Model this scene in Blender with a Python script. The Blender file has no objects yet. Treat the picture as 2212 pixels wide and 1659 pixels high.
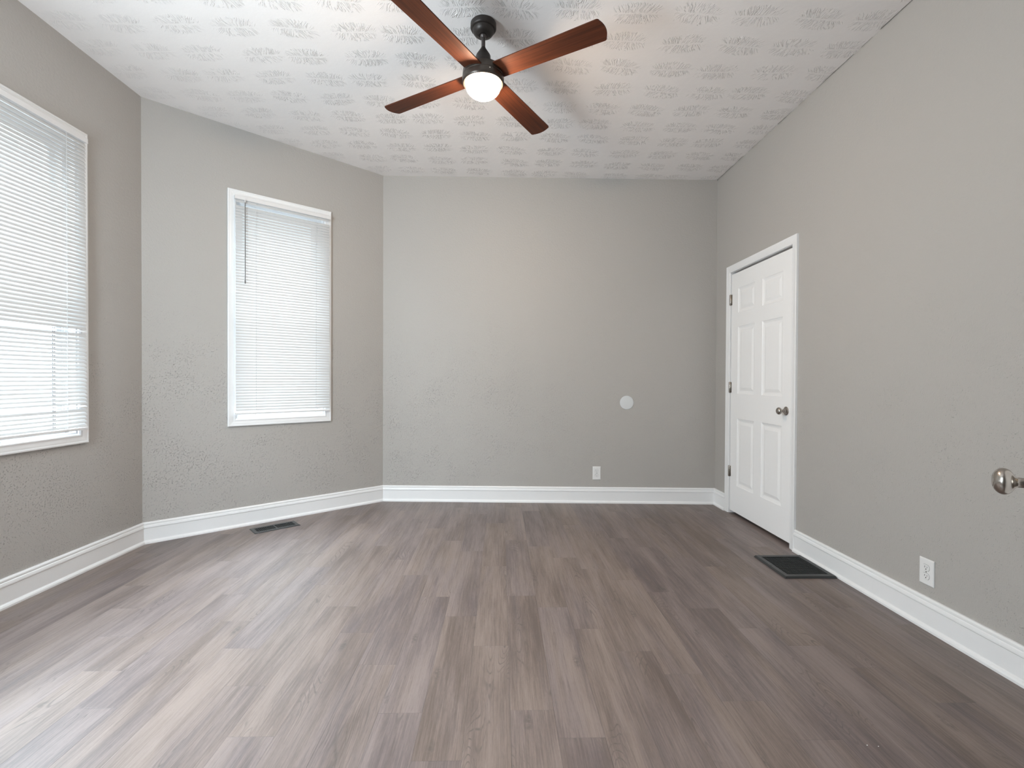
import bpy, bmesh, math, random
from mathutils import Vector, Matrix
random.seed(7)
S = bpy.context.scene
C = S.collection

# ------------------------------------------------------------------ camera
F_PX, PITCH, YAW, ROLL, EYE = 1039.55, 0.0105, 0.0228, 0.0046, 1.1383
fwd = Vector((math.sin(YAW) * math.cos(PITCH), math.cos(YAW) * math.cos(PITCH), -math.sin(PITCH)))
right0 = Vector((math.cos(YAW), -math.sin(YAW), 0))
up0 = right0.cross(fwd)
right = right0 * math.cos(ROLL) + up0 * math.sin(ROLL)
up = right.cross(fwd)
cam_d = bpy.data.cameras.new('camera')
cam = bpy.data.objects.new('camera', cam_d)
C.objects.link(cam)
cam_d.sensor_width = 36.0
cam_d.lens = F_PX / 2212 * 36.0
cam_d.clip_start = 0.02
R = Matrix((right, up, -fwd)).transposed()
cam.matrix_world = Matrix.Translation((0, 0, EYE)) @ R.to_4x4()
S.camera = cam

# ------------------------------------------------------------------ colour management and sky
S.view_settings.view_transform = 'Standard'
S.view_settings.look = 'None'
S.view_settings.gamma = 1.0
S.view_settings.exposure = 0.10
S.view_settings.use_curve_mapping = False
world = bpy.data.worlds.new('overcast_sky')
S.world = world
world.use_nodes = True
bg = world.node_tree.nodes['Background']
SKY, GROUND = 38.0, 2.2
wt = world.node_tree
_tc = wt.nodes.new('ShaderNodeTexCoord'); _sp = wt.nodes.new('ShaderNodeSeparateXYZ'); _mr = wt.nodes.new('ShaderNodeMapRange')
wt.links.new(_tc.outputs['Generated'], _sp.inputs[0]); wt.links.new(_sp.outputs[2], _mr.inputs['Value'])
_mr.inputs['From Min'].default_value = 0.32; _mr.inputs['From Max'].default_value = 0.76
_mr.inputs['To Min'].default_value = GROUND; _mr.inputs['To Max'].default_value = SKY
wt.links.new(_mr.outputs[0], bg.inputs[1])
bg.inputs[0].default_value = (0.80, 0.90, 1.0, 1)
LAMP = 225.0
BAY_FILL_LAMP = 122.0      # watts of an added area lamp outside the unseen near bay window

# ------------------------------------------------------------------ plan of the room (metres, inner faces, clockwise seen from above)
P = {
    'a': Vector((-1.10, 0.33)),     # near end of the third bay face
    'b': Vector((-2.449, 1.50)),
    'c': Vector((-2.443, 3.331)),
    'd': Vector((-1.0946, 4.490)),
    'e': Vector((1.9657, 4.3634)),
    'f': Vector((1.9657, -1.40)),
    'g': Vector((-1.10, -1.40)),
}
ORDER = ['a', 'b', 'c', 'd', 'e', 'f', 'g']
THICK = 0.14
def ceil_z(x, y):
    return 2.9955 - 0.0169 * x - 0.0019 * (y - 2.5)
def dirn(k):
    i = ORDER.index(k)
    A, B = P[k], P[ORDER[(i + 1) % 7]]
    d = (B - A).normalized()
    return A, B, d, Vector((d.y, -d.x))
def mitre(k, off):
    """corner k moved 'off' metres into the room on both walls that meet there"""
    i = ORDER.index(k)
    _, _, d0, n0 = dirn(ORDER[i - 1])
    _, _, d1, n1 = dirn(k)
    m = (n0 + n1).normalized()
    return P[k] + m * (off / m.dot(n1))

# ------------------------------------------------------------------ mesh helpers
def link(name, bm, mat, parent=None, origin=None, smooth=None):
    bmesh.ops.remove_doubles(bm, verts=bm.verts, dist=1e-6)
    bmesh.ops.recalc_face_normals(bm, faces=bm.faces)
    if origin is None:
        origin = sum((v.co for v in bm.verts), Vector()) / max(1, len(bm.verts))
    origin = Vector(origin)
    bmesh.ops.translate(bm, verts=bm.verts, vec=-origin)
    me = bpy.data.meshes.new(name)
    bm.to_mesh(me)
    bm.free()
    o = bpy.data.objects.new(name, me)
    C.objects.link(o)
    me.materials.append(mat)
    if smooth is not None:
        me.shade_smooth()
        me.set_sharp_from_angle(angle=math.radians(smooth))
    po = Vector()
    if parent is not None:
        p = parent
        while p is not None:
            po += p.location
            p = p.parent
        o.parent = parent
    o.location = origin - po
    return o
def empty(name, loc, label=None, cat=None, group=None, kind=None):
    o = bpy.data.objects.new(name, None)
    C.objects.link(o)
    o.location = loc
    o.empty_display_size = 0.05
    tag(o, label, cat, group, kind)
    return o
def tag(o, label=None, cat=None, group=None, kind=None):
    for k, v in (('label', label), ('category', cat), ('group', group), ('kind', kind)):
        if v:
            o[k] = v
    return o
def ident(s, p, z):
    return Vector((s, p, z))
def frame(A, d, n):
    return lambda s, p, z: Vector((A.x + d.x * s + n.x * p, A.y + d.y * s + n.y * p, z))
def box(bm, W, s0, s1, p0, p1, z0, z1, bev=0.0):
    vs = [bm.verts.new(W(s, p, z)) for s in (s0, s1) for p in (p0, p1) for z in (z0, z1)]
    fs = [(0, 1, 3, 2), (4, 6, 7, 5), (0, 4, 5, 1), (2, 3, 7, 6), (0, 2, 6, 4), (1, 5, 7, 3)]
    faces = [bm.faces.new([vs[i] for i in f]) for f in fs]
    if bev:
        es = list({e for f in faces for e in f.edges})
        bmesh.ops.bevel(bm, geom=es, offset=bev, segments=2, affect='EDGES', profile=0.5)
def prism(bm, W, pts, p0, p1):
    """polygon in (s, z) extruded over p"""
    a = [bm.verts.new(W(s, p0, z)) for s, z in pts]
    b = [bm.verts.new(W(s, p1, z)) for s, z in pts]
    bm.faces.new(a); bm.faces.new(b)
    for i in range(len(pts)):
        j = (i + 1) % len(pts)
        bm.faces.new([a[i], a[j], b[j], b[i]])
def lathe(bm, prof, c=(0, 0, 0), axis=Vector((0, 0, 1)), seg=48):
    """prof: (radius, height along axis)"""
    axis = axis.normalized()
    t = Vector((1, 0, 0)) if abs(axis.x) < 0.9 else Vector((0, 1, 0))
    u = axis.cross(t).normalized(); v = axis.cross(u)
    c = Vector(c)
    rings = []
    for r, h in prof:
        if r < 1e-6:
            rings.append([bm.verts.new(c + axis * h)])
        else:
            rings.append([bm.verts.new(c + axis * h + (u * math.cos(2 * math.pi * i / seg) + v * math.sin(2 * math.pi * i / seg)) * r) for i in range(seg)])
    for a, b in zip(rings, rings[1:]):
        for i in range(seg):
            j = (i + 1) % seg
            if len(a) == 1 and len(b) == 1: continue
            if len(a) == 1: bm.faces.new([a[0], b[i], b[j]])
            elif len(b) == 1: bm.faces.new([a[i], a[j], b[0]])
            else: bm.faces.new([a[i], a[j], b[j], b[i]])
    for r in (rings[0], rings[-1]):
        if len(r) > 1:
            bm.faces.new(r)
def ring_frame(bm, W, s0, s1, z0, z1, prof, close=True):
    """mitred rectangular frame: prof = (inset from outer edge, p)"""
    loops = []
    for ins, p in prof:
        loops.append([bm.verts.new(W(s, p, z)) for s, z in ((s0 + ins, z0 + ins), (s1 - ins, z0 + ins), (s1 - ins, z1 - ins), (s0 + ins, z1 - ins))])
    n = len(loops)
    for k in range(n if close else n - 1):
        a, b = loops[k], loops[(k + 1) % n]
        for i in range(4):
            j = (i + 1) % 4
            bm.faces.new([a[i], a[j], b[j], b[i]])
    return loops

# ------------------------------------------------------------------ materials
class N:
    """tiny wrapper so that node maths reads like maths"""
    def __init__(s, nt, sock): s.nt, s.k = nt, sock
    def op(s, o, *a):
        m = s.nt.nodes.new('ShaderNodeMath'); m.operation = o
        for i, x in enumerate((s,) + a):
            if isinstance(x, N): s.nt.links.new(x.k, m.inputs[i])
            else: m.inputs[i].default_value = x
        return N(s.nt, m.outputs[0])
    def __add__(s, b): return s.op('ADD', b)
    __radd__ = __add__
    def __sub__(s, b): return s.op('SUBTRACT', b)
    def __rsub__(s, b): return (s * -1) + b
    def __mul__(s, b): return s.op('MULTIPLY', b)
    __rmul__ = __mul__
    def __truediv__(s, b): return s.op('DIVIDE', b)
    def floor(s): return s.op('FLOOR')
    def fract(s): return s.op('FRACT')
    def abs(s): return s.op('ABSOLUTE')
    def step(s, lo, hi):
        m = s.nt.nodes.new('ShaderNodeMapRange'); m.interpolation_type = 'SMOOTHSTEP'
        s.nt.links.new(s.k, m.inputs['Value'])
        m.inputs['From Min'].default_value = lo; m.inputs['From Max'].default_value = hi
        return N(s.nt, m.outputs[0])
def new_mat(name):
    m = bpy.data.materials.new(name); m.use_nodes = True
    nt = m.node_tree
    return m, nt, nt.nodes['Principled BSDF']
def coords(nt):
    tc = nt.nodes.new('ShaderNodeTexCoord')
    sp = nt.nodes.new('ShaderNodeSeparateXYZ')
    nt.links.new(tc.outputs['Object'], sp.inputs[0])
    return tc.outputs['Object'], N(nt, sp.outputs[0]), N(nt, sp.outputs[1]), N(nt, sp.outputs[2])
def vec(nt, x, y, z):
    c = nt.nodes.new('ShaderNodeCombineXYZ')
    for i, v in enumerate((x, y, z)):
        if isinstance(v, N): nt.links.new(v.k, c.inputs[i])
        else: c.inputs[i].default_value = v
    return c.outputs[0]
def noise(nt, v, scale=1.0, detail=2.0, rough=0.5, dist=0.0):
    n = nt.nodes.new('ShaderNodeTexNoise')
    nt.links.new(v, n.inputs['Vector'])
    n.inputs['Scale'].default_value = scale; n.inputs['Detail'].default_value = detail
    n.inputs['Roughness'].default_value = rough; n.inputs['Distortion'].default_value = dist
    return N(nt, n.outputs[0])
def wnoise(nt, v):
    n = nt.nodes.new('ShaderNodeTexWhiteNoise'); n.noise_dimensions = '3D'
    nt.links.new(v, n.inputs['Vector'])
    return N(nt, n.outputs['Value'])
def mix(nt, f, a, b):
    m = nt.nodes.new('ShaderNodeMix'); m.data_type = 'RGBA'
    nt.links.new(f.k, m.inputs[0])
    for i, x in ((6, a), (7, b)):
        if isinstance(x, tuple): m.inputs[i].default_value = (*x, 1)
        else: nt.links.new(x, m.inputs[i])
    return m.outputs[2]
def bump(nt, b, h, dist, strength=1.0):
    n = nt.nodes.new('ShaderNodeBump')
    n.inputs['Distance'].default_value = dist; n.inputs['Strength'].default_value = strength
    nt.links.new(h.k, n.inputs['Height'])
    nt.links.new(n.outputs[0], b.inputs['Normal'])
def plain(name, col, rough=0.5, metal=0.0, spec=0.5, mottle=0.03, scale=40):
    m, nt, b = new_mat(name)
    v, x, y, z = coords(nt)
    n = noise(nt, v, scale, 3)
    nt.links.new(mix(nt, n, tuple(c * (1 - mottle) for c in col), tuple(min(1, c * (1 + mottle)) for c in col)), b.inputs['Base Color'])
    b.inputs['Roughness'].default_value = rough; b.inputs['Metallic'].default_value = metal
    b.inputs['Specular IOR Level'].default_value = spec
    return m

def wall_material():
    m, nt, b = new_mat('grey_textured_wall_paint')
    v, x, y, z = coords(nt)
    warm = noise(nt, v, 0.9, 1)
    nt.links.new(mix(nt, warm, (0.432, 0.414, 0.392), (0.450, 0.426, 0.401)), b.inputs['Base Color'])
    blobs = noise(nt, v, 135, 1.5, 0.5, 0.0).step(0.56, 0.80)
    where = noise(nt, v, 5.0, 2).step(0.36, 0.68)
    low = (z * -1 + 2.2).step(0.0, 1.6)
    fine = noise(nt, v, 260, 2)
    mid = noise(nt, v, 70, 2)
    left = (x * -1).step(-1.6, 1.0) * 0.75 + 0.55
    h = blobs * (where * 0.6 + 0.4) * (low * 0.85 + 0.15) * left + fine * 0.10 + mid * 0.34
    bump(nt, b, h, 0.0036)
    b.inputs['Roughness'].default_value = 0.5
    b.inputs['Specular IOR Level'].default_value = 0.4
    return m
def ceiling_material():
    m, nt, b = new_mat('white_stomp_brush_ceiling')
    v, x, y, z = coords(nt)
    wx = noise(nt, v, 9, 1) - 0.5
    cx, cy = 0.302, 0.2135
    ux = (x - 0.69 + 10 * cx) / cx + 0.5
    uy = (y - 2.425 + 10 * cy) / cy + 0.5
    ix, iy = ux.floor(), uy.floor()
    r1 = wnoise(nt, vec(nt, ix, iy, 1.0)); r2 = wnoise(nt, vec(nt, ix, iy, 2.0)); r3 = wnoise(nt, vec(nt, ix, iy, 3.0))
    lx = (ux.fract() - 0.5) * cx + (r1 - 0.5) * 0.05
    ly = (uy.fract() - 0.5) * cy + (r2 - 0.5) * 0.02 + (r3 - 0.5) * 0.25 * lx
    al = ly.abs()
    sg = ly.op('SIGN')
    warp = noise(nt, v, 60, 1) - 0.5
    lean = (noise(nt, v, 14, 1) - 0.5) * 0.9
    q = (lx + ly * lean) / (al + 0.115) * 0.155 + warp * 0.0045
    st = noise(nt, vec(nt, q * 105, al * 13, ix * 3.7 + iy * 7.1 + sg * 5), 1.0, 1.0, 0.5)
    ridge = 1 - (st - 0.5).abs().step(0.010, 0.085)
    broken = noise(nt, vec(nt, q * 160, al * 45, ix * 1.7 + iy * 3.3 + sg * 9), 1.0, 1.0).step(0.40, 0.52)
    rad = (lx * lx) / (0.122 * 0.122) + (ly * ly * ly * ly) / (0.074 ** 4)
    edge = rad + (noise(nt, vec(nt, q * 110, sg * 3, ix * 5 + iy * 2.0), 1.0, 1.0) - 0.5) * 1.7
    mask = 1 - edge.step(0.35, 1.10)
    mask = mask * broken * (al + (noise(nt, v, 70, 1) - 0.5) * 0.016).step(0.002, 0.012)
    side = (x + 2.4).step(0.0, 2.0) * 0.55 + 0.45
    h = ridge * mask * side + noise(nt, v, 140, 2) * 0.07 + noise(nt, v, 18, 2) * 0.25
    bump(nt, b, h, 0.0032)
    b.inputs['Base Color'].default_value = (0.88, 0.845, 0.83, 1)
    b.inputs['Roughness'].default_value = 0.65
    b.inputs['Specular IOR Level'].default_value = 0.3
    return m
def floor_material():
    m, nt, b = new_mat('grey_brown_vinyl_planks')
    v, x, y, z = coords(nt)
    PW, PL = 0.150, 0.873
    ux = (x - 0.037) / PW
    row = ux.floor(); fx = ux.fract()
    pos = row.op('GREATER_THAN', -0.5)
    start = pos * (2.536 - row * 0.174) + (1 - pos) * (2.03 + (row * -1 - 1) * 0.25)
    jit = (wnoise(nt, vec(nt, row, 4.0, 0.0)) - 0.5) * 0.05
    uy = (y - start + jit + 20 * PL) / PL
    col = uy.floor(); fy = uy.fract()
    pid = wnoise(nt, vec(nt, row, col, 0.0)); pid2 = wnoise(nt, vec(nt, row, col, 5.0)); pid3 = wnoise(nt, vec(nt, row, col, 9.0))
    # tone of each plank, long soft streaks, fine grain
    lo = noise(nt, vec(nt, x * 9 + pid * 31, y * 1.3 + pid2 * 17, pid * 50), 1.0, 3, 0.55, 0.3)
    streak = noise(nt, vec(nt, x * 55 + pid * 40, y * 2.2, pid * 20), 1.0, 3, 0.6, 0.2)
    grain = noise(nt, vec(nt, x * 210, y * 6.5, pid * 9), 1.0, 3, 0.65)
    fineg = noise(nt, vec(nt, x * 480, y * 45, pid * 9), 1.0, 2, 0.6)
    # cathedral figure: contour lines of a stretched noise
    cn = noise(nt, vec(nt, x * 7.5 + pid * 60, y * 1.15 + pid2 * 30, pid3 * 40), 1.0, 1.5, 0.5, 0.15)
    cont = ((cn * 46).fract() - 0.5).abs().step(0.34, 0.5)
    cmask = noise(nt, vec(nt, x * 8 + pid2 * 70, y * 2.0 + pid * 30, 3.0), 1.0, 1).step(0.55, 0.68) * grain.step(0.38, 0.56)
    # knots
    vo = nt.nodes.new('ShaderNodeTexVoronoi')
    nt.links.new(vec(nt, x * 6.5 + row * 3.3, y * 2.1 + col * 7.7, 0.0), vo.inputs['Vector']); vo.inputs['Scale'].default_value = 1.0
    knot = 1 - N(nt, vo.outputs['Distance']).step(0.03, 0.13)
    tone = lo * 0.85 + streak * 0.42 + pid3 * 0.10 - 0.17
    tone = tone + (grain - 0.5) * 0.75 + (fineg - 0.5) * 0.30
    base = mix(nt, tone.step(0.18, 0.84), (0.064, 0.046, 0.041), (0.275, 0.216, 0.195))
    hn = noise(nt, vec(nt, x * 16 + pid * 13, y * 1.6 + pid2 * 7, pid3 * 30), 1.0, 2, 0.5, 0.4)
    hue = mix(nt, (hn * 0.75 + pid * 0.35).step(0.35, 0.75), (0.172, 0.118, 0.088), (0.150, 0.114, 0.122))
    mm = nt.nodes.new('ShaderNodeMix'); mm.data_type = 'RGBA'; mm.inputs[0].default_value = 0.32
    nt.links.new(base, mm.inputs[6]); nt.links.new(hue, mm.inputs[7])
    pores = fineg.step(0.60, 0.72) * grain.step(0.40, 0.60)
    dark = (pores * 0.30 + cont * cmask * 0.70 + knot * (noise(nt, v, 60, 2).step(0.3, 0.6)) * 0.55).op('MINIMUM', 0.6)
    c1 = mix(nt, dark, mm.outputs[2], (0.045, 0.036, 0.032))
    jx = 1 - ((fx - 0.5).abs() * -1 + 0.5).step(0.002, 0.010)
    jy = 1 - ((fy - 0.5).abs() * -1 + 0.5).step(0.0004, 0.0020)
    joint = jx.op('MAXIMUM', jy)
    c2 = mix(nt, joint * 0.24, c1, (0.035, 0.03, 0.028))
    nt.links.new(c2, b.inputs['Base Color'])
    rg = grain * 0.10 + 0.43
    nt.links.new(rg.k, b.inputs['Roughness'])
    bump(nt, b, grain * 0.5 - joint * 1.0 - cont * cmask * 0.5, 0.0005, 0.8)
    b.inputs['Specular IOR Level'].default_value = 0.5
    b.inputs['IOR'].default_value = 1.82
    return m
def blade_material():
    m, nt, b = new_mat('walnut_fan_blade')
    v, x, y, z = coords(nt)
    g = noise(nt, vec(nt, x * 2.2, y * 110, 1.0), 1.0, 3, 0.6, 0.3)
    g2 = noise(nt, vec(nt, x * 1.5, y * 14, 4.0), 1.0, 2)
    c = mix(nt, (g * 0.5 + g2 * 0.6).step(0.25, 0.85), (0.034, 0.012, 0.007), (0.135, 0.038, 0.016))
    nt.links.new(c, b.inputs['Base Color'])
    b.inputs['Roughness'].default_value = 0.5
    b.inputs['Specular IOR Level'].default_value = 0.15
    return m
def slat_material():
    m, nt, b = new_mat('white_vinyl_slats')
    v, x, y, z = coords(nt)
    n = noise(nt, v, 12, 2)
    col = mix(nt, n, (0.60, 0.60, 0.60), (0.64, 0.64, 0.64))
    nt.links.new(col, b.inputs['Base Color']); b.inputs['Roughness'].default_value = 0.45
    tr = nt.nodes.new('ShaderNodeBsdfTranslucent'); nt.links.new(col, tr.inputs['Color'])
    mx = nt.nodes.new('ShaderNodeMixShader'); mx.inputs[0].default_value = 0.012
    nt.links.new(b.outputs[0], mx.inputs[1]); nt.links.new(tr.outputs[0], mx.inputs[2])
    nt.links.new(mx.outputs[0], nt.nodes['Material Output'].inputs['Surface'])
    return m
def glass_material():
    m, nt, b = new_mat('window_glass')
    v, x, y, z = coords(nt)
    tb = nt.nodes.new('ShaderNodeBsdfTransparent'); tb.inputs[0].default_value = (0.95, 0.97, 0.96, 1)
    gl = nt.nodes.new('ShaderNodeBsdfGlossy')
    nt.links.new((noise(nt, v, 5, 1) * 0.02 + 0.01).k, gl.inputs['Roughness'])
    mx = nt.nodes.new('ShaderNodeMixShader')
    mx.inputs[0].default_value = 0.04
    nt.links.new(tb.outputs[0], mx.inputs[1]); nt.links.new(gl.outputs[0], mx.inputs[2])
    nt.links.new(mx.outputs[0], nt.nodes['Material Output'].inputs['Surface'])
    return m
def bowl_material(name='lit_frosted_glass_bowl', power=None, c1=(1.0, 0.75, 0.53), c2=(1.0, 0.78, 0.56)):
    m, nt, b = new_mat(name)
    v, x, y, z = coords(nt)
    n = noise(nt, v, 6, 1)
    nt.links.new(mix(nt, n, c1, c2), b.inputs['Emission Color'])
    b.inputs['Emission Strength'].default_value = LAMP if power is None else power
    b.inputs['Base Color'].default_value = (0.9, 0.88, 0.84, 1)
    b.inputs['Roughness'].default_value = 0.3
    return m

M_WALL = wall_material(); M_CEIL = ceiling_material(); M_FLOOR = floor_material()
M_TRIM = plain('white_semi_gloss_trim', (0.84, 0.84, 0.845), 0.32, mottle=0.01)
M_DOOR = plain('white_door_paint', (0.90, 0.895, 0.895), 0.38, mottle=0.01)
M_VINYL = plain('white_window_vinyl', (0.80, 0.81, 0.82), 0.4, mottle=0.01)
M_SLAT = slat_material(); M_GLASS = glass_material()
M_RAIL = plain('white_blind_rail', (0.76, 0.75, 0.75), 0.4, mottle=0.01)
M_CORD = plain('white_blind_cord', (0.66, 0.66, 0.66), 0.8)
M_HOLE = plain('grey_cord_and_recess', (0.16, 0.16, 0.17), 0.8)
M_WAND = plain('backlit_dark_wand', (0.13, 0.12, 0.115), 0.25)  # clear plastic; its backlit darkness is put into the colour
M_BRONZE = plain('oil_rubbed_bronze', (0.040, 0.033, 0.030), 0.42, metal=0.35)
M_HOUSING = plain('satin_bronze_housing', (0.060, 0.048, 0.040), 0.33, metal=0.45)
M_ROD = plain('bronze_downrod', (0.085, 0.072, 0.068), 0.35, metal=0.5)
M_BLADE = blade_material(); M_BOWL = bowl_material()
M_NICKEL = plain('satin_nickel', (0.42, 0.385, 0.35), 0.24, metal=1.0)
M_PLATE = plain('white_outlet_plastic', (0.80, 0.795, 0.79), 0.35, mottle=0.01)
M_SLOT = plain('dark_outlet_slot', (0.02, 0.02, 0.02), 0.6)
M_VENT = plain('dark_painted_steel', (0.040, 0.042, 0.043), 0.42, metal=0.2)
M_DUCT = plain('painted_duct_shade', (0.006, 0.006, 0.006), 0.9)  # shade inside the duct, put into the colour of a flat sheet
M_DARK = plain('painted_gap_shade', (0.015, 0.012, 0.010), 0.9)  # dark of the open gaps, put into the colour of hidden parts
M_CHIP = plain('white_paint_chip', (0.85, 0.85, 0.83), 0.6)

# ------------------------------------------------------------------ windows: where they sit (s along the wall from its first corner)
LEN_C = (P['d'] - P['c']).length
LEN_B = (P['c'] - P['b']).length
LEN_A = (P['b'] - P['a']).length
WIN = {     # wall: (outer casing s0, s1, z0, z1)
    'a': (0.50, 1.28, 0.77, 2.557),
    'b': (LEN_B - 0.441 - 0.90, LEN_B - 0.441, 0.753, 2.558),
    'c': (0.511, 1.289, 0.770, 2.557),
}
CAS = 0.057
NAMES = {'a': 'wall_left_front', 'b': 'wall_left', 'c': 'wall_left_back', 'd': 'wall_back', 'e': 'wall_right', 'f': 'wall_front', 'g': 'wall_front_left'}
DOOR_Y0, DOOR_Y1, DOOR_TOP = 3.1474, 4.140, 2.110     # outer casing of the closed door on the right wall
def wall(k):
    i = ORDER.index(k)
    A, B, d, n = dirn(k)
    W = frame(A, d, n)
    L = (B - A).length
    k2 = ORDER[(i + 1) % 7]
    oA, oB = mitre(k, -THICK), mitre(k2, -THICK)
    sa, sb = (oA - A).dot(d), (oB - A).dot(d)
    bm = bmesh.new()
    def top(s, p):
        w = W(s, p, 0)
        return ceil_z(w.x, w.y) + (0.04 if k == 'e' else 0.0)
    def piece(s0, s1, z0, z1):
        e0 = sa if s0 <= 0 else s0
        e1 = sb if s1 >= L else s1
        q = []
        for s, p in ((s0, 0), (s1, 0), (e1, -THICK), (e0, -THICK)):
            q.append((s, p))
        lo = [bm.verts.new(W(s, p, z0)) for s, p in q]
        hi = [bm.verts.new(W(s, p, z1 if z1 is not None else top(s, p))) for s, p in q]
        bm.faces.new(lo); bm.faces.new(hi)
        for a in range(4):
            b_ = (a + 1) % 4
            bm.faces.new([lo[a], lo[b_], hi[b_], hi[a]])
    hole = None
    if k in WIN:
        s0, s1, z0, z1 = WIN[k]
        hole = (s0 + CAS - 0.006, s1 - CAS + 0.006, z0 + CAS - 0.006, z1 - CAS + 0.006)
    if k == 'e':
        hole = (P['e'].y - DOOR_Y1 + CAS - 0.004, P['e'].y - DOOR_Y0 - CAS + 0.004, 0.0, DOOR_TOP - CAS + 0.004)
    if hole is None:
        piece(0, L, 0, None)
    else:
        s0, s1, z0, z1 = hole
        piece(0, s0, 0, None); piece(s1, L, 0, None); piece(s0, s1, z1, None)
        if z0 > 0: piece(s0, s1, 0, z0)
    o = link(NAMES[k], bm, M_WALL, origin=(0, 0, 0))
    tag(o, kind='structure')
for k in ORDER:
    wall(k)

# floor and ceiling
bm = bmesh.new()
lo = [bm.verts.new((*mitre(k, -THICK), -0.10)) for k in ORDER]
hi = [bm.verts.new((*mitre(k, -THICK), 0.0)) for k in ORDER]
bm.faces.new(lo); bm.faces.new(hi)
for i in range(7):
    j = (i + 1) % 7
    bm.faces.new([lo[i], lo[j], hi[j], hi[i]])
floor = tag(link('floor', bm, M_FLOOR, origin=(0, 0, 0)), kind='structure')

bm = bmesh.new()
outline = []
for k in ORDER:
    q = mitre(k, -THICK)
    if k in ('e', 'f'):
        continue
    outline.append((q.x, q.y))
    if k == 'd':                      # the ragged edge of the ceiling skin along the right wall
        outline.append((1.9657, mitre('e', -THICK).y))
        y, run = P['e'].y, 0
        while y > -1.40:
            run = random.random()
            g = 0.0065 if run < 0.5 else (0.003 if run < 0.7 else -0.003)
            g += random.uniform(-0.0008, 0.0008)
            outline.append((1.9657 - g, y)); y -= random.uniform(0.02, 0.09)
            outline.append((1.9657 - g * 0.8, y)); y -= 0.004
        outline.append((1.9657, -1.40)); outline.append((1.9657, -1.40 - THICK))
lo = [bm.verts.new((x, y, ceil_z(x, y))) for x, y in outline]
hi = [bm.verts.new((x, y, ceil_z(x, y) + 0.005)) for x, y in outline]
bm.faces.new(lo); bm.faces.new(hi)
for i in range(len(outline)):
    j = (i + 1) % len(outline)
    bm.faces.new([lo[i], lo[j], hi[j], hi[i]])
ceiling = tag(link('ceiling', bm, M_CEIL, origin=(0, 0, 0)), kind='structure')
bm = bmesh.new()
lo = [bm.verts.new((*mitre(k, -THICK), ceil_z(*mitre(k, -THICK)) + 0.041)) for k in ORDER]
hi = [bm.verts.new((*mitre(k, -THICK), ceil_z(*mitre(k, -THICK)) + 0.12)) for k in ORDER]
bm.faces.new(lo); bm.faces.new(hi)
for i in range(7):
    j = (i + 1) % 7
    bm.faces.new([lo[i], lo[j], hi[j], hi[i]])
tag(link('ceiling', bm, M_DARK, origin=(0, 0, 0)), kind='structure')  # unseen slab added to keep sky light out of the edge gap
# unseen rim added to close the cavity above the ceiling skin against the sky
bm = bmesh.new()
for i, k in enumerate(ORDER):
    k2 = ORDER[(i + 1) % 7]
    if k == 'e': continue
    a, b_, c_, d_ = mitre(k, -THICK), mitre(k2, -THICK), mitre(k2, -THICK + 0.02), mitre(k, -THICK + 0.02)
    q = [a, b_, c_, d_]
    l = [bm.verts.new((*p_, ceil_z(*p_) + 0.0055)) for p_ in q]; h = [bm.verts.new((*p_, ceil_z(*p_) + 0.0405)) for p_ in q]
    bm.faces.new(l); bm.faces.new(h)
    for m_ in range(4):
        bm.faces.new([l[m_], l[(m_ + 1) % 4], h[(m_ + 1) % 4], h[m_]])
tag(link('hidden_cavity_rim', bm, M_DARK, origin=(0, 0, 0)), kind='structure')

# ------------------------------------------------------------------ baseboards
PROF = [(0.0, 0.0), (0.026, 0.0), (0.026, 0.010), (0.022, 0.017), (0.0155, 0.021), (0.0140, 0.024), (0.0140, 0.104), (0.0175, 0.108),
        (0.0175, 0.114), (0.0150, 0.124), (0.0118, 0.1275), (0.0118, 0.1300), (0.0140, 0.1320), (0.0135, 0.139), (0.0085, 0.1460), (0.0, 0.1460)]
def baseboard(name, k, s_from=None, s_to=None, ends=(True, True)):
    i = ORDER.index(k)
    A, B, d, n = dirn(k)
    k2 = ORDER[(i + 1) % 7]
    bm = bmesh.new()
    r0, r1 = [], []
    for off, z in PROF:
        a = mitre(k, off) if s_from is None else A + d * s_from + n * off
        b_ = mitre(k2, off) if s_to is None else A + d * s_to + n * off
        r0.append(bm.verts.new((a.x, a.y, z))); r1.append(bm.verts.new((b_.x, b_.y, z)))
    for a in range(len(PROF)):
        b_ = (a + 1) % len(PROF)
        bm.faces.new([r0[a], r0[b_], r1[b_], r1[a]])
    bm.faces.new(r0); bm.faces.new(r1)
    tag(link(name, bm, M_TRIM, origin=(0, 0, 0)), kind='structure')
baseboard('baseboard_left_front', 'a')
baseboard('baseboard_left', 'b')
baseboard('baseboard_left_back', 'c')
baseboard('baseboard_back', 'd')
ey = P['e'].y
baseboard('baseboard_right_back', 'e', None, ey - DOOR_Y1 - 0.0005)
baseboard('baseboard_right', 'e', ey - DOOR_Y0 + 0.0005, None)
baseboard('baseboard_front', 'f')
baseboard('baseboard_front_left', 'g')

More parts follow.
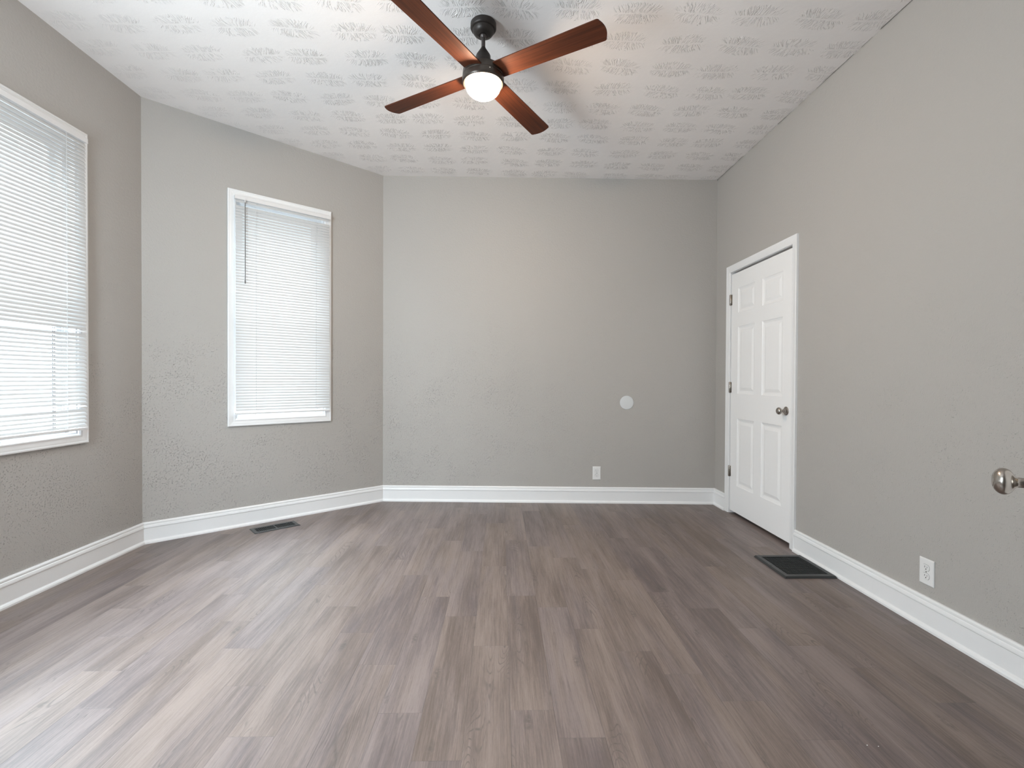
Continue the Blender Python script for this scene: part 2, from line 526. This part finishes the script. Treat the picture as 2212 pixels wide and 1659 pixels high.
# ------------------------------------------------------------------ windows with casing, sashes, panes
def window(name, k):
    A, B, d, n = dirn(k)
    W = frame(A, d, n)
    s0, s1, z0, z1 = WIN[k]
    base = W((s0 + s1) / 2, 0, z0)
    root = empty(name, base, kind='structure')
    bm = bmesh.new()
    ring_frame(bm, W, s0, s1, z0, z1, [(0, 0.0004), (0, 0.0165), (0.004, 0.019), (0.010, 0.019), (0.013, 0.0165), (0.022, 0.016), (0.036, 0.0125),
                                      (0.041, 0.0125), (0.044, 0.0145), (0.050, 0.0135), (CAS, 0.009), (CAS, 0.0004)])
    link('casing', bm, M_TRIM, root)
    bm = bmesh.new()
    c = CAS - 0.005
    ring_frame(bm, W, s0, s1, z0, z1, [(c, -0.001), (c + 0.014, -0.001), (c + 0.014, -THICK + 0.002), (c, -THICK + 0.002)])
    link('jamb', bm, M_TRIM, root)
    j = c + 0.0145
    a0, a1, b0, b1 = s0 + j, s1 - j, z0 + j, z1 - j
    bm = bmesh.new()
    ring_frame(bm, W, a0, a1, b0, b1, [(0, -0.045), (0.018, -0.045), (0.018, -0.050), (0.024, -0.050), (0.024, -0.12), (0, -0.12)])
    link('frame', bm, M_VINYL, root)
    mid = b0 + (b1 - b0) * 0.5
    e = 0.0245
    for nm, q0, q1, pp in (('lower_sash', b0 + e, mid + 0.02, -0.060), ('upper_sash', mid - 0.02, b1 - e, -0.094)):
        bm = bmesh.new()
        ring_frame(bm, W, a0 + e, a1 - e, q0, q1, [(0, pp), (0.028, pp), (0.034, pp - 0.006), (0.034, pp - 0.022), (0, pp - 0.022)])
        sash = link(nm, bm, M_VINYL, root)
        bm = bmesh.new()
        box(bm, W, a0 + e + 0.0335, a1 - e - 0.0335, pp - 0.014, pp - 0.010, q0 + 0.0335, q1 - 0.0335)
        link('pane', bm, M_GLASS, sash)
    bm = bmesh.new()
    box(bm, W, (a0 + a1) / 2 - 0.03, (a0 + a1) / 2 + 0.03, -0.0715, -0.061, mid + 0.0203, mid + 0.032, 0.002)
    link('sash_lock', bm, M_VINYL, root)
    # blinded windows: sampling portal; unseen near window: added area lamp that brightens the room
    ld = bpy.data.lights.new('portal_or_fill_lamp', 'AREA'); ld.shape = 'RECTANGLE'
    ld.size = a1 - a0; ld.size_y = b1 - b0; ld.cycles.is_portal = (k != 'a')
    if k == 'a':
        ld.energy = BAY_FILL_LAMP; ld.color = (0.82, 0.91, 1.0)  # added lamp, brightens the right wall, door and floor
    lo_ = bpy.data.objects.new('portal_or_fill_lamp', ld); C.objects.link(lo_)
    lo_.parent = root
    m = Matrix((Vector((-d.x, -d.y, 0)), Vector((0, 0, 1)), Vector((-n.x, -n.y, 0)))).transposed()
    lo_.rotation_euler = m.to_euler()
    lo_.location = W((s0 + s1) / 2, -THICK - 0.01, (z0 + z1) / 2) - base
    return root
for i, k in enumerate(('b', 'c', 'a')):
    window('window_%d' % (i + 1), k)

# ------------------------------------------------------------------ blinds
def blind(k, s0, s1, z_top, z_bot, label, group, wand_s=None, ladders=(), notches=(), gaps=(), angle=lambda t: 67, hr_end=0.006, hr=(0.027, 0.030)):
    A, B, d, n = dirn(k)
    W = frame(A, d, n)
    PP = 0.038
    root = empty('window_blind', W((s0 + s1) / 2, PP, z_bot), label, 'window blind', group)
    bm = bmesh.new()
    box(bm, W, s0 - hr_end, s1 + hr_end, 0.0215, 0.0215 + hr[1], z_top, z_top + hr[0], 0.0015)
    # lip along the lower front edge of the rail
    box(bm, W, s0 - hr_end, s1 + hr_end, 0.0215 + hr[1] - 0.001, 0.0215 + hr[1] + 0.001, z_top - 0.001, z_top + 0.004)
    link('headrail', bm, M_RAIL, root)
    pitch = 0.0215
    bm = bmesh.new()
    z = z_top - 0.012
    idx = 0
    zs = []
    while z > z_bot + 0.012:
        t = (z_top - z) / (z_top - z_bot)
        if not any(a <= z <= b_ for a, b_ in gaps):
            a = math.radians(angle(t) + random.uniform(-1.5, 1.5))
            ca, sa = math.cos(a), math.sin(a)
            jl, jr = random.uniform(-0.001, 0.001), random.uniform(-0.001, 0.001)
            nseg = 4
            rows = []
            for q in range(nseg + 1):
                w = (q / nseg - 0.5) * 0.0250
                bow = 0.0024 * (1 - (2 * q / nseg - 1) ** 2)
                # outer edge high, room edge low; crown towards the room
                pp = PP - w * ca + bow * sa
                zz = z + w * sa + bow * ca
                rows.append((pp, zz))
            L_ = [bm.verts.new(W(s0 + jl, pp, zz)) for pp, zz in rows]
            R_ = [bm.verts.new(W(s1 + jr, pp, zz)) for pp, zz in rows]
            for q in range(nseg):
                bm.faces.new([L_[q], L_[q + 1], R_[q + 1], R_[q]])
            zs.append(z)
        z -= pitch; idx += 1
    link('slats', bm, M_SLAT, root, smooth=60)
    for s in ladders:
        bm = bmesh.new()
        for zz in zs:                       # braided strings with a rung at every slat
            box(bm, W, s - 0.0007, s + 0.0007, PP + 0.0105, PP + 0.0119, zz - 0.0105, zz + 0.0105)
            box(bm, W, s + 0.0002, s + 0.0022, PP + 0.0108, PP + 0.0125, zz - 0.0035, zz + 0.0010)
        box(bm, W, s - 0.0006, s + 0.0006, PP + 0.0108, PP + 0.0118, z_bot, z_top)
        link('ladder_cord', bm, M_CORD, root)
    for s in notches:
        bm = bmesh.new()
        box(bm, W, s - 0.0008, s + 0.0008, PP - 0.0008, PP + 0.0008, z_bot + 0.008, 1.41)
        for zz in (q_ for q_ in zs if q_ < 1.41):
            for ds in (-0.005, 0.005):
                box(bm, W, s + ds - 0.0012, s + ds + 0.0012, PP + 0.0045, PP + 0.0080, zz + 0.0005, zz + 0.0050)  # paired boxes stand in for the route holes, their dark put into the colour
        link('lift_cord_and_holes', bm, M_HOLE, root)
    bm = bmesh.new()
    box(bm, W, s0 - 0.004, s1 + 0.004, PP - 0.0125, PP + 0.0125, z_bot - 0.008, z_bot + 0.006, 0.002)
    br = link('bottom_rail', bm, M_RAIL, root)
    for s in ladders:
        bm = bmesh.new()
        lathe(bm, [(0.0, -0.004), (0.004, -0.003), (0.005, 0.0)], W(s, PP, z_bot - 0.008), seg=12)
        link('cord_button', bm, M_CORD, br)
    if wand_s is not None:
        bm = bmesh.new()
        c = W(wand_s, PP + 0.022, 0)
        lathe(bm, [(0.0028, 1.849), (0.0040, 1.852), (0.0040, 1.872), (0.0028, 1.876), (0.0028, z_top - 0.020)], (c.x, c.y, 0), seg=6)
        wn = link('wand', bm, M_WAND, root)
        tag(wn, 'clear hexagonal tilt wand, its backlit dark put into the colour')
        bm = bmesh.new()
        box(bm, W, wand_s - 0.0015, wand_s + 0.0015, PP + 0.0135, PP + 0.0235, z_top - 0.021, z_top + 0.004)
        link('wand_hook', bm, M_RAIL, root)
    return root
GB = 'white mini blinds over the bay windows'
blind('c', 0.558, 1.264, 2.480, 0.868, 'white mini blind with a clear tilt wand coloured dark as if backlit, on the narrow window nearer the back wall', GB,
      wand_s=0.618, ladders=(0.695, 1.150), gaps=((2.43, 2.462),), angle=lambda t: 67)
yb = lambda y: y - P['b'].y
def ang1(t):
    if abs(t - 0.665) < 0.0066 or abs(t - 0.925) < 0.0066:
        return 24            # a slat knocked flat leaves a gap
    return 67 if t < 0.66 else 50
blind('b', yb(2.035), yb(2.846), 2.487, 0.842, 'white mini blind on the left window cut by the frame edge, lower slats half open', GB,
      ladders=(yb(2.717), yb(2.16)), notches=(yb(2.640), yb(2.24)), angle=ang1)

# ------------------------------------------------------------------ closed door on the right wall
X0 = P['e'].x
WR = lambda y, p, z: Vector((X0 - p, y, z))
door = empty('door_1', (X0, (DOOR_Y0 + DOOR_Y1) / 2, 0), kind='structure')
def door_casing(parent):
    bm = bmesh.new()
    prof = [(0, 0.0004), (0, 0.0150), (0.003, 0.0165), (0.012, 0.0165), (0.020, 0.0145), (0.044, 0.0115), (0.048, 0.0125), (0.053, 0.0115), (CAS, 0.0085), (CAS, 0.0004)]
    a = []
    for ins, p in prof:
        a.append([bm.verts.new(WR(y, p, z)) for y, z in ((DOOR_Y0 + ins, 0.001), (DOOR_Y0 + ins, DOOR_TOP - ins), (DOOR_Y1 - ins, DOOR_TOP - ins), (DOOR_Y1 - ins, 0.001))])
    for i in range(len(prof)):
        j = (i + 1) % len(prof)
        for q in range(3):
            bm.faces.new([a[i][q], a[i][q + 1], a[j][q + 1], a[j][q]])
    bm.faces.new([r[0] for r in a]); bm.faces.new([r[3] for r in a])
    link('casing', bm, M_TRIM, parent)
    bm = bmesh.new()
    i0, i1 = DOOR_Y0 + CAS - 0.003, DOOR_Y1 - CAS + 0.003
    zt = DOOR_TOP - CAS + 0.003
    box(bm, WR, i0, i0 + 0.006, -0.12, -0.001, 0.001, zt)
    box(bm, WR, i1 - 0.006, i1, -0.12, -0.001, 0.001, zt)
    box(bm, WR, i0, i1, -0.12, -0.001, zt - 0.006, zt)
    box(bm, WR, i0, i1, -0.12, -0.115, 0.001, zt)                       # dark closet beyond is shut off by its back
    link('jamb', bm, M_TRIM, parent)
    bm = bmesh.new()
    box(bm, WR, i0 + 0.0065, i1 - 0.0065, -0.11, -0.048, zt - 0.030, zt - 0.0062)  # dark strip behind the head gap; its shade is put into the colour
    link('head_gap_shade', bm, M_DARK, parent)
door_casing(door)
LY0, LY1, LZ0, LZ1 = DOOR_Y0 + 0.0655, DOOR_Y1 - 0.0655, 0.028, 2.034
def leaf_mesh(W, s0, s1, z0, z1, front, back):
    """six panel leaf; front panels at depth p=front, plain back"""
    bm = bmesh.new()
    w = s1 - s0
    st, mu = 0.112, 0.105
    pw = (w - 2 * st - mu) / 2
    xs = [s0, s0 + st, s0 + st + pw, s0 + st + pw + mu, s1 - st, s1]
    H = z1 - z0
    rows = [0.225, 0.565, 0.205, 0.560, 0.115, 0.205]
    zs = [z0]
    for r in rows: zs.append(zs[-1] + r)
    zs.append(z1)
    for side, pf, sg in ((0, front, -1), (1, back, 1)):
        for i in range(5):
            for j in range(7):
                a, b_, c_, d_ = xs[i], xs[i + 1], zs[j], zs[j + 1]
                if i in (1, 3) and j in (1, 3, 5):
                    prev = None
                    for ins, dep in ((0, 0), (0.004, 0.0035), (0.016, 0.0075), (0.022, 0.0085), (0.028, 0.0085), (0.048, 0.0035), (0.050, 0.0030)):
                        lp = [bm.verts.new(W(s, pf + sg * dep, z)) for s, z in ((a + ins, c_ + ins), (b_ - ins, c_ + ins), (b_ - ins, d_ - ins), (a + ins, d_ - ins))]
                        if prev:
                            for q in range(4):
                                bm.faces.new([prev[q], prev[(q + 1) % 4], lp[(q + 1) % 4], lp[q]])
                        prev = lp
                    bm.faces.new(prev)
                else:
                    bm.faces.new([bm.verts.new(W(s, pf, z)) for s, z in ((a, c_), (b_, c_), (b_, d_), (a, d_))])
    for (sa, za, sb, zb) in ((s0, z0, s1, z0), (s1, z0, s1, z1), (s1, z1, s0, z1), (s0, z1, s0, z0)):
        bm.faces.new([bm.verts.new(W(sa, front, za)), bm.verts.new(W(sb, front, zb)), bm.verts.new(W(sb, back, zb)), bm.verts.new(W(sa, back, za))])
    return bm
leaf = link('leaf', leaf_mesh(WR, LY0, LY1, LZ0, LZ1, -0.0015, -0.0365), M_DOOR, door)
tag(leaf, 'white six panel leaf')
for zc in (1.82, 1.075, 0.36):
    bm = bmesh.new()
    lathe(bm, [(0.0, -0.048), (0.004, -0.047), (0.0058, -0.0445)] + [(0.0058, 0.0445), (0.004, 0.047), (0.0, 0.048)], WR(LY1 + 0.003, 0.0055, zc), seg=16)
    for a in (-0.0268, -0.009, 0.009, 0.0268):
        lathe(bm, [(0.0063, -0.0006), (0.0063, 0.0006)], WR(LY1 + 0.003, 0.0055, zc + a), seg=16)
    box(bm, WR, LY1 - 0.012, LY1 + 0.003, -0.0014, 0.0007, zc - 0.0445, zc + 0.0445)
    box(bm, WR, LY1 + 0.003, LY1 + 0.011, 0.0085, 0.0125, zc - 0.0445, zc + 0.0445)
    tag(link('hinge', bm, M_NICKEL, door, smooth=40), 'satin nickel hinge')
def knob(parent, c, ax, scale=1.0, deep=0.0, name='knob'):
    r = lambda L: [(a * scale, b_ * scale) for a, b_ in L]
    bm = bmesh.new()
    lathe(bm, r([(0.0, 0.0), (0.0325, 0.0), (0.0325, 0.003), (0.029, 0.006), (0.022, 0.0085), (0.0155, 0.0115), (0.0150, 0.0165), (0.0, 0.0165)]), c, ax)
    ro = link('rosette', bm, M_NICKEL, parent, smooth=35)
    bm = bmesh.new()
    pr = [(0.0, 0.0160), (0.0140, 0.0160), (0.0134, 0.0215), (0.0108, 0.0222), (0.0100, 0.0235), (0.0100, 0.0345 + deep), (0.0120, 0.0372 + deep)]
    for i in range(1, 14):
        a = math.radians(26 + i * 9.5)
        pr.append((0.0272 * math.sin(a), 0.0545 + deep - 0.0180 * math.cos(a)))
    pr += [(0.0120, 0.0700 + deep), (0.0110, 0.0708 + deep), (0.0, 0.0712 + deep)]
    lathe(bm, r(pr), c, ax)
    return link(name, bm, M_NICKEL, parent, smooth=35)
knob(door, WR(LY0 + 0.060, -0.0012, 0.926), Vector((-1, 0, 0)), 0.93)
bm = bmesh.new()
box(bm, WR, LY0 - 0.0035, LY0 - 0.0008, -0.020, 0.0012, 0.926 - 0.029, 0.926 + 0.029)
tag(link('latch_plate', bm, M_NICKEL, door), 'satin nickel latch plate')

# ------------------------------------------------------------------ door standing open beside the camera (only its knob enters the view)
kc = Vector((1.0905, 0.942, 0.930))
kn = Vector((-0.775, 0.632, 0)).normalized()
ld_ = Vector((-kn.y, kn.x, 0)) * -1            # along the leaf, away from the hinge
WO = lambda s, p, z: Vector((kc.x + ld_.x * s + kn.x * p, kc.y + ld_.y * s + kn.y * p, z))
hinge = WO(-0.70, 0, 0)
door2 = empty('door_2', hinge, kind='structure')
tag(link('leaf', leaf_mesh(WO, -0.70, 0.060, 0.02, 2.034, -0.0005, -0.0355), M_DOOR, door2), 'white six panel leaf')
knob(door2, kc, kn, 1.02)
# short return wall that carries the open door
bm = bmesh.new()
box(bm, ident, hinge.x + 0.045, X0 - 0.0005, hinge.y - 0.15, hinge.y - 0.03, 0.0005, 2.955)
tag(link('wall_front_right', bm, M_WALL, origin=(0, 0, 0)), kind='structure')
bm = bmesh.new()
box(bm, ident, hinge.x + 0.0305, hinge.x + 0.0445, hinge.y - 0.155, hinge.y - 0.025, 0.0005, 2.06)
tag(link('trim_1', bm, M_TRIM), kind='structure')

# ------------------------------------------------------------------ ceiling fan with light
FX, FY = -0.1005, 2.541
ZC = ceil_z(FX, FY)
fan = empty('ceiling_fan', (FX, FY, ZC), 'bronze ceiling fan with four walnut blades and a lit frosted glass bowl', 'ceiling fan')
def fl(name, prof, mat, smooth=35, parent=fan, seg=64):
    bm = bmesh.new()
    lathe(bm, prof, (FX, FY, 0), seg=seg)
    return link(name, bm, mat, parent, smooth=smooth)
fl('canopy', [(0.0, ZC - 0.0005), (0.064, ZC - 0.0005), (0.0670, ZC - 0.004), (0.0675, ZC - 0.026), (0.0655, ZC - 0.030), (0.060, ZC - 0.033), (0.0565, ZC - 0.0335),
              (0.0550, ZC - 0.044), (0.048, ZC - 0.055), (0.037, ZC - 0.0615), (0.024, ZC - 0.0635), (0.0195, ZC - 0.060), (0.0, ZC - 0.060)], M_BRONZE)
for i in range(2):                      # the two dark slots either side of the hanger ball
    bm = bmesh.new()
    a = math.radians(8 + 180 * i)
    box(bm, ident, FX + 0.030 * math.cos(a) - 0.003, FX + 0.030 * math.cos(a) + 0.003, FY + 0.030 * math.sin(a) - 0.002, FY + 0.030 * math.sin(a) + 0.002, ZC - 0.0645, ZC - 0.060)
    link('canopy_slot', bm, M_SLOT, fan)
fl('hanger_ball', [(0.0, ZC - 0.0605), (0.016, ZC - 0.0605), (0.0175, ZC - 0.065), (0.0150, ZC - 0.073), (0.0108, ZC - 0.077), (0.0, ZC - 0.077)], M_ROD)
fl('downrod', [(0.0, ZC - 0.0772), (0.0100, ZC - 0.0772), (0.0100, 2.8722), (0.0, 2.8722)], M_ROD, seg=24)
fl('coupler_cover', [(0.0, 2.8720), (0.0118, 2.8720), (0.0135, 2.867), (0.0355, 2.833), (0.0385, 2.826), (0.0395, 2.7625), (0.0, 2.7625)], M_BRONZE)
housing = fl('motor_housing', [(0.0, 2.7620), (0.060, 2.7620), (0.092, 2.7585), (0.1020, 2.7530), (0.1065, 2.745), (0.1080, 2.7175), (0.1062, 2.7155), (0.1062, 2.7140), (0.1095, 2.7120),
                     (0.1095, 2.690), (0.1080, 2.684), (0.1030, 2.6792), (0.0960, 2.6785), (0.0, 2.6785)], M_HOUSING)
for i in range(4):                      # screws on the shoulder of the housing
    a = math.radians(20 + 90 * i)
    bm = bmesh.new()
    lathe(bm, [(0.0, 0.0), (0.004, 0.0), (0.0035, 0.0016), (0.0, 0.002)], (FX + 0.1093 * math.cos(a), FY + 0.1093 * math.sin(a), 2.705), Vector((math.cos(a), math.sin(a), 0)), seg=12)
    link('screw', bm, M_NICKEL, housing)
bp = [(0.0, 2.6780), (0.0895, 2.6780), (0.0915, 2.675)]
for i in range(1, 17):
    a = math.pi / 2 * i / 16
    bp.append((0.0915 * math.cos(a), 2.675 - 0.066 * math.sin(a)))
bp[-1] = (0.0, 2.609)
tag(fl('glass_bowl', bp, M_BOWL), 'glowing frosted glass light bowl')
# one blade: local x runs outwards
def blade_bm():
    bm = bmesh.new()
    r0, r1 = 0.095, 0.670
    w0, w1 = 0.108, 0.124
    pts = [(r0, -w0 / 2), ]
    def side(r): return (w0 + (w1 - w0) * (r - r0) / (r1 - r0)) / 2
    hb = side(r1)
    bul = 0.016
    out = [(r0, -side(r0)), (0.35, -side(0.35))]
    corner = [(r1 - bul - 0.011, hb), (r1 - bul - 0.006, hb - 0.0008), (r1 - bul - 0.0015, hb - 0.0032), (r1 - bul + 0.0015, hb - 0.0072)]
    out += [(x_, -y_) for x_, y_ in corner]
    for i in range(11):
        t = -1 + 2 * i / 10
        out.append((r1 - bul + 0.003 + (bul - 0.003) * (1 - t * t), t * (hb - 0.012)))
    out += corner[::-1]
    out += [(0.35, side(0.35)), (r0, side(r0))]
    T = 0.0055
    a = [bm.verts.new((x, y, -T / 2)) for x, y in out]
    b_ = [bm.verts.new((x, y, T / 2)) for x, y in out]
    bm.faces.new(a); bm.faces.new(b_)
    for i in range(len(out)):
        j = (i + 1) % len(out)
        bm.faces.new([a[i], a[j], b_[j], b_[i]])
    return bm
bl = link('blade', blade_bm(), M_BLADE, origin=(0, 0, 0))
BANG = math.radians(-31.97)
PITCHB = math.radians(-8.5)
ZB = 2.729
blades = []
for i in range(4):
    o = bl if i == 0 else bl.copy()
    if i: C.objects.link(o)
    o.parent = fan
    o.location = (0, 0, ZB - ZC)
    o.rotation_euler = (Matrix.Rotation(BANG + i * math.pi / 2, 3, 'Z') @ Matrix.Rotation(PITCHB, 3, 'X')).to_euler()
    blades.append(o)

# ------------------------------------------------------------------ wall outlets
def outlet(W, s, z, w, h, label):
    root = empty('wall_outlet', W(s, 0, z), label, 'outlet', 'wall outlets')
    bm = bmesh.new()
    loops = []
    for ins, p in ((0, 0.0006), (0, 0.0030), (0.0015, 0.0050), (0.004, 0.0062), (0.007, 0.0065)):
        loops.append([bm.verts.new(W(a, p, b_)) for a, b_ in ((s - w / 2 + ins, z - h / 2 + ins), (s + w / 2 - ins, z - h / 2 + ins), (s + w / 2 - ins, z + h / 2 - ins), (s - w / 2 + ins, z + h / 2 - ins))])
    for a, b_ in zip(loops, loops[1:]):
        for q in range(4): bm.faces.new([a[q], a[(q + 1) % 4], b_[(q + 1) % 4], b_[q]])
    bm.faces.new(loops[-1]); bm.faces.new(loops[0])
    link('cover_plate', bm, M_PLATE, root)
    bm = bmesh.new()
    ax = W(0, 1, 0) - W(0, 0, 0)
    lathe(bm, [(0.0, 0.0), (0.0028, 0.0), (0.0022, 0.0009), (0.0, 0.0010)], W(s, 0.0066, z), ax, seg=12)
    link('screw', bm, M_NICKEL, root)
    for dz in (0.0195, -0.0195):
        bm = bmesh.new()
        pts = []
        for i in range(24):             # round face cut flat above and below
            a = 2 * math.pi * i / 24
            pts.append((s + 0.0172 * math.cos(a), z + dz + max(-0.0140, min(0.0140, 0.0172 * math.sin(a)))))
        prism(bm, W, pts, 0.0067, 0.0080)
        rc = link('receptacle', bm, M_PLATE, root)
        bm = bmesh.new()
        ptsr = [(s + (a - s) * 1.06, z + dz + (b_ - z - dz) * 1.07) for a, b_ in pts]
        prism(bm, W, ptsr, 0.0064, 0.00665)
        link('outline_groove', bm, M_HOLE, rc)
        bm = bmesh.new()
        box(bm, W, s - 0.0073, s - 0.0053, 0.0081, 0.0084, z + dz - 0.001, z + dz + 0.0075)
        box(bm, W, s + 0.0053, s + 0.0070, 0.0081, 0.0084, z + dz - 0.0003, z + dz + 0.0065)
        lathe(bm, [(0.0, 0.0), (0.0026, 0.0), (0.0026, 0.0003), (0.0, 0.0003)], W(s, 0.0081, z + dz - 0.0068), ax, seg=14)
        link('slots', bm, M_SLOT, rc)
    return root
Ad, Bd, dd, nd = dirn('d'); WB = frame(Ad, dd, nd)
Ae, Be, de, ne = dirn('e'); WE = frame(Ae, de, ne)
def s_on(A, d, pt): return (Vector(pt) - A).dot(d)
outlet(WB, s_on(Ad, dd, (0.885, 4.408)), 0.275, 0.074, 0.122, 'white double outlet on the back wall, below the round cover plate')
outlet(WE, s_on(Ae, de, (X0, 2.161)), 0.2595, 0.076, 0.120, 'white double outlet on the right wall, near the door knob at the edge')
# round blank cover on the back wall
bm = bmesh.new()
cs = s_on(Ad, dd, (1.155, 4.397))
lathe(bm, [(0.0, 0.0006), (0.0625, 0.0006), (0.0630, 0.0030), (0.0615, 0.0052), (0.057, 0.0062), (0.0, 0.0066)], WB(cs, 0, 0.926), WB(0, 1, 0) - WB(0, 0, 0), seg=64)
tag(link('cover_plate', bm, plain('light_grey_white_plastic', (0.66, 0.68, 0.69), 0.4, mottle=0.01), smooth=35), 'round white blank cover plate on the back wall above the outlet', 'cover plate')

# ------------------------------------------------------------------ floor register by the bay wall
vc = Vector((-1.7135, 3.6935)); vd = Vector((0.752, 0.659)).normalized(); vn = Vector((vd.y, -vd.x))
WV = frame(vc, vd, vn)
reg = empty('floor_register', (vc.x, vc.y, 0), 'small dark metal floor register beside the angled wall below the narrow window', 'floor vent')
HL, HW = 0.161, 0.0735
bm = bmesh.new()
def tray(bm, W, hl, hw, il, iw, top, lip):
    prev = None
    first = None
    for a, b_, z in ((hl, hw, 0.0006), (hl, hw, 0.002), (hl - lip, hw - lip, top), (il, iw, top), (il, iw, 0.0008)):
        lp = [bm.verts.new(W(s, p, z)) for s, p in ((-a, -b_), (a, -b_), (a, b_), (-a, b_))]
        if prev:
            for q in range(4): bm.faces.new([prev[q], prev[(q + 1) % 4], lp[(q + 1) % 4], lp[q]])
        else: first = lp
        prev = lp
    for q in range(4): bm.faces.new([prev[q], prev[(q + 1) % 4], first[(q + 1) % 4], first[q]])
tray(bm, WV, HL, HW, 0.134, 0.046, 0.0055, 0.006)
link('frame', bm, M_VENT, reg)
bm = bmesh.new()
box(bm, WV, -0.1335, 0.1335, -0.0455, 0.0455, 0.0005, 0.0009)  # thin black sheet stands in for the shade down the duct
link('duct_shade_sheet', bm, M_DUCT, reg)
bm = bmesh.new()
for i in range(22):
    s = -0.1275 + i * 0.0121
    if abs(s) < 0.004: continue
    for (a, b_) in ((-0.0458, 0.0458),):
        q = [(s - 0.0013, 0.0028), (s + 0.0013, 0.0028), (s + 0.0016, 0.0048), (s - 0.0010, 0.0048)]
        v1 = [bm.verts.new(WV(x_, a, z_)) for x_, z_ in q]; v2 = [bm.verts.new(WV(x_, b_, z_)) for x_, z_ in q]
        bm.faces.new(v1); bm.faces.new(v2)
        for m_ in range(4): bm.faces.new([v1[m_], v1[(m_ + 1) % 4], v2[(m_ + 1) % 4], v2[m_]])
box(bm, WV, -0.004, 0.004, -0.0458, 0.0458, 0.0010, 0.0053)
link('louvres', bm, M_VENT, reg)
bm = bmesh.new()
box(bm, WV, -0.1315, -0.1265, -0.008, 0.008, 0.0012, 0.0095, 0.001)
link('damper_lever', bm, M_VENT, reg)

# ------------------------------------------------------------------ large return grille by the door
gc = Vector((1.7860, 2.882))
WG = frame(gc, Vector((1, 0)), Vector((0, 1)))
gr = empty('return_grille', (gc.x, gc.y, 0), 'large square black return air grille on the floor against the right baseboard', 'floor grille')
bm = bmesh.new()
tray(bm, WG, 0.151, 0.172, 0.120, 0.138, 0.0120, 0.007)
link('frame', bm, M_VENT, gr)
bm = bmesh.new()
box(bm, WG, -0.1195, 0.1195, -0.1375, 0.1375, 0.0005, 0.0009)  # black sheet under the bars, duct shade given as colour
link('duct_shade_sheet', bm, M_DUCT, gr)
bm = bmesh.new()
nb = 20
for i in range(nb):                       # blades run away from the camera, tilted
    s = -0.114 + i * 0.228 / (nb - 1)
    q = [(s - 0.0013, 0.0062), (s + 0.0007, 0.0062), (s + 0.0013, 0.0090), (s - 0.0007, 0.0090)]
    v1 = [bm.verts.new(WG(x_, -0.1378, z_)) for x_, z_ in q]; v2 = [bm.verts.new(WG(x_, 0.1378, z_)) for x_, z_ in q]
    bm.faces.new(v1); bm.faces.new(v2)
    for m_ in range(4): bm.faces.new([v1[m_], v1[(m_ + 1) % 4], v2[(m_ + 1) % 4], v2[m_]])
link('louvres', bm, M_VENT, gr)
bm = bmesh.new()
for i in range(8):
    p = -0.12 + i * 0.24 / 7
    box(bm, WG, -0.1198, 0.1198, p - 0.0007, p + 0.0007, 0.0012, 0.0050)
link('cross_bars', bm, M_VENT, gr)
for dx in (-0.1355, 0.1355):
    bm = bmesh.new()
    lathe(bm, [(0.0, 0.0), (0.004, 0.0), (0.0034, 0.0014), (0.0, 0.0018)], WG(dx, 0, 0.0121), seg=14)
    link('screw', bm, M_VENT, gr)

# ------------------------------------------------------------------ crumbs left on the floor
for (x, y, r, lab) in ((1.147, 1.464, 0.0024, 'left of the two white paint chips on the floor at lower right'),
                       (1.179, 1.459, 0.0018, 'right of the two white paint chips on the floor at lower right')):
    bm = bmesh.new()
    n_ = 7
    pts = [(x + r * (0.7 + 0.5 * random.random()) * math.cos(i / n_ * 6.283), y + r * (0.6 + 0.4 * random.random()) * math.sin(i / n_ * 6.283)) for i in range(n_)]
    a = [bm.verts.new((p[0], p[1], 0.0004)) for p in pts]
    b_ = [bm.verts.new((p[0] * 0.7 + x * 0.3, p[1] * 0.7 + y * 0.3, 0.0016)) for p in pts]
    bm.faces.new(a); bm.faces.new(b_)
    for i in range(n_): bm.faces.new([a[i], a[(i + 1) % n_], b_[(i + 1) % n_], b_[i]])
    tag(link('paint_chip', bm, M_CHIP), lab, 'paint chip', 'paint chips on the floor')
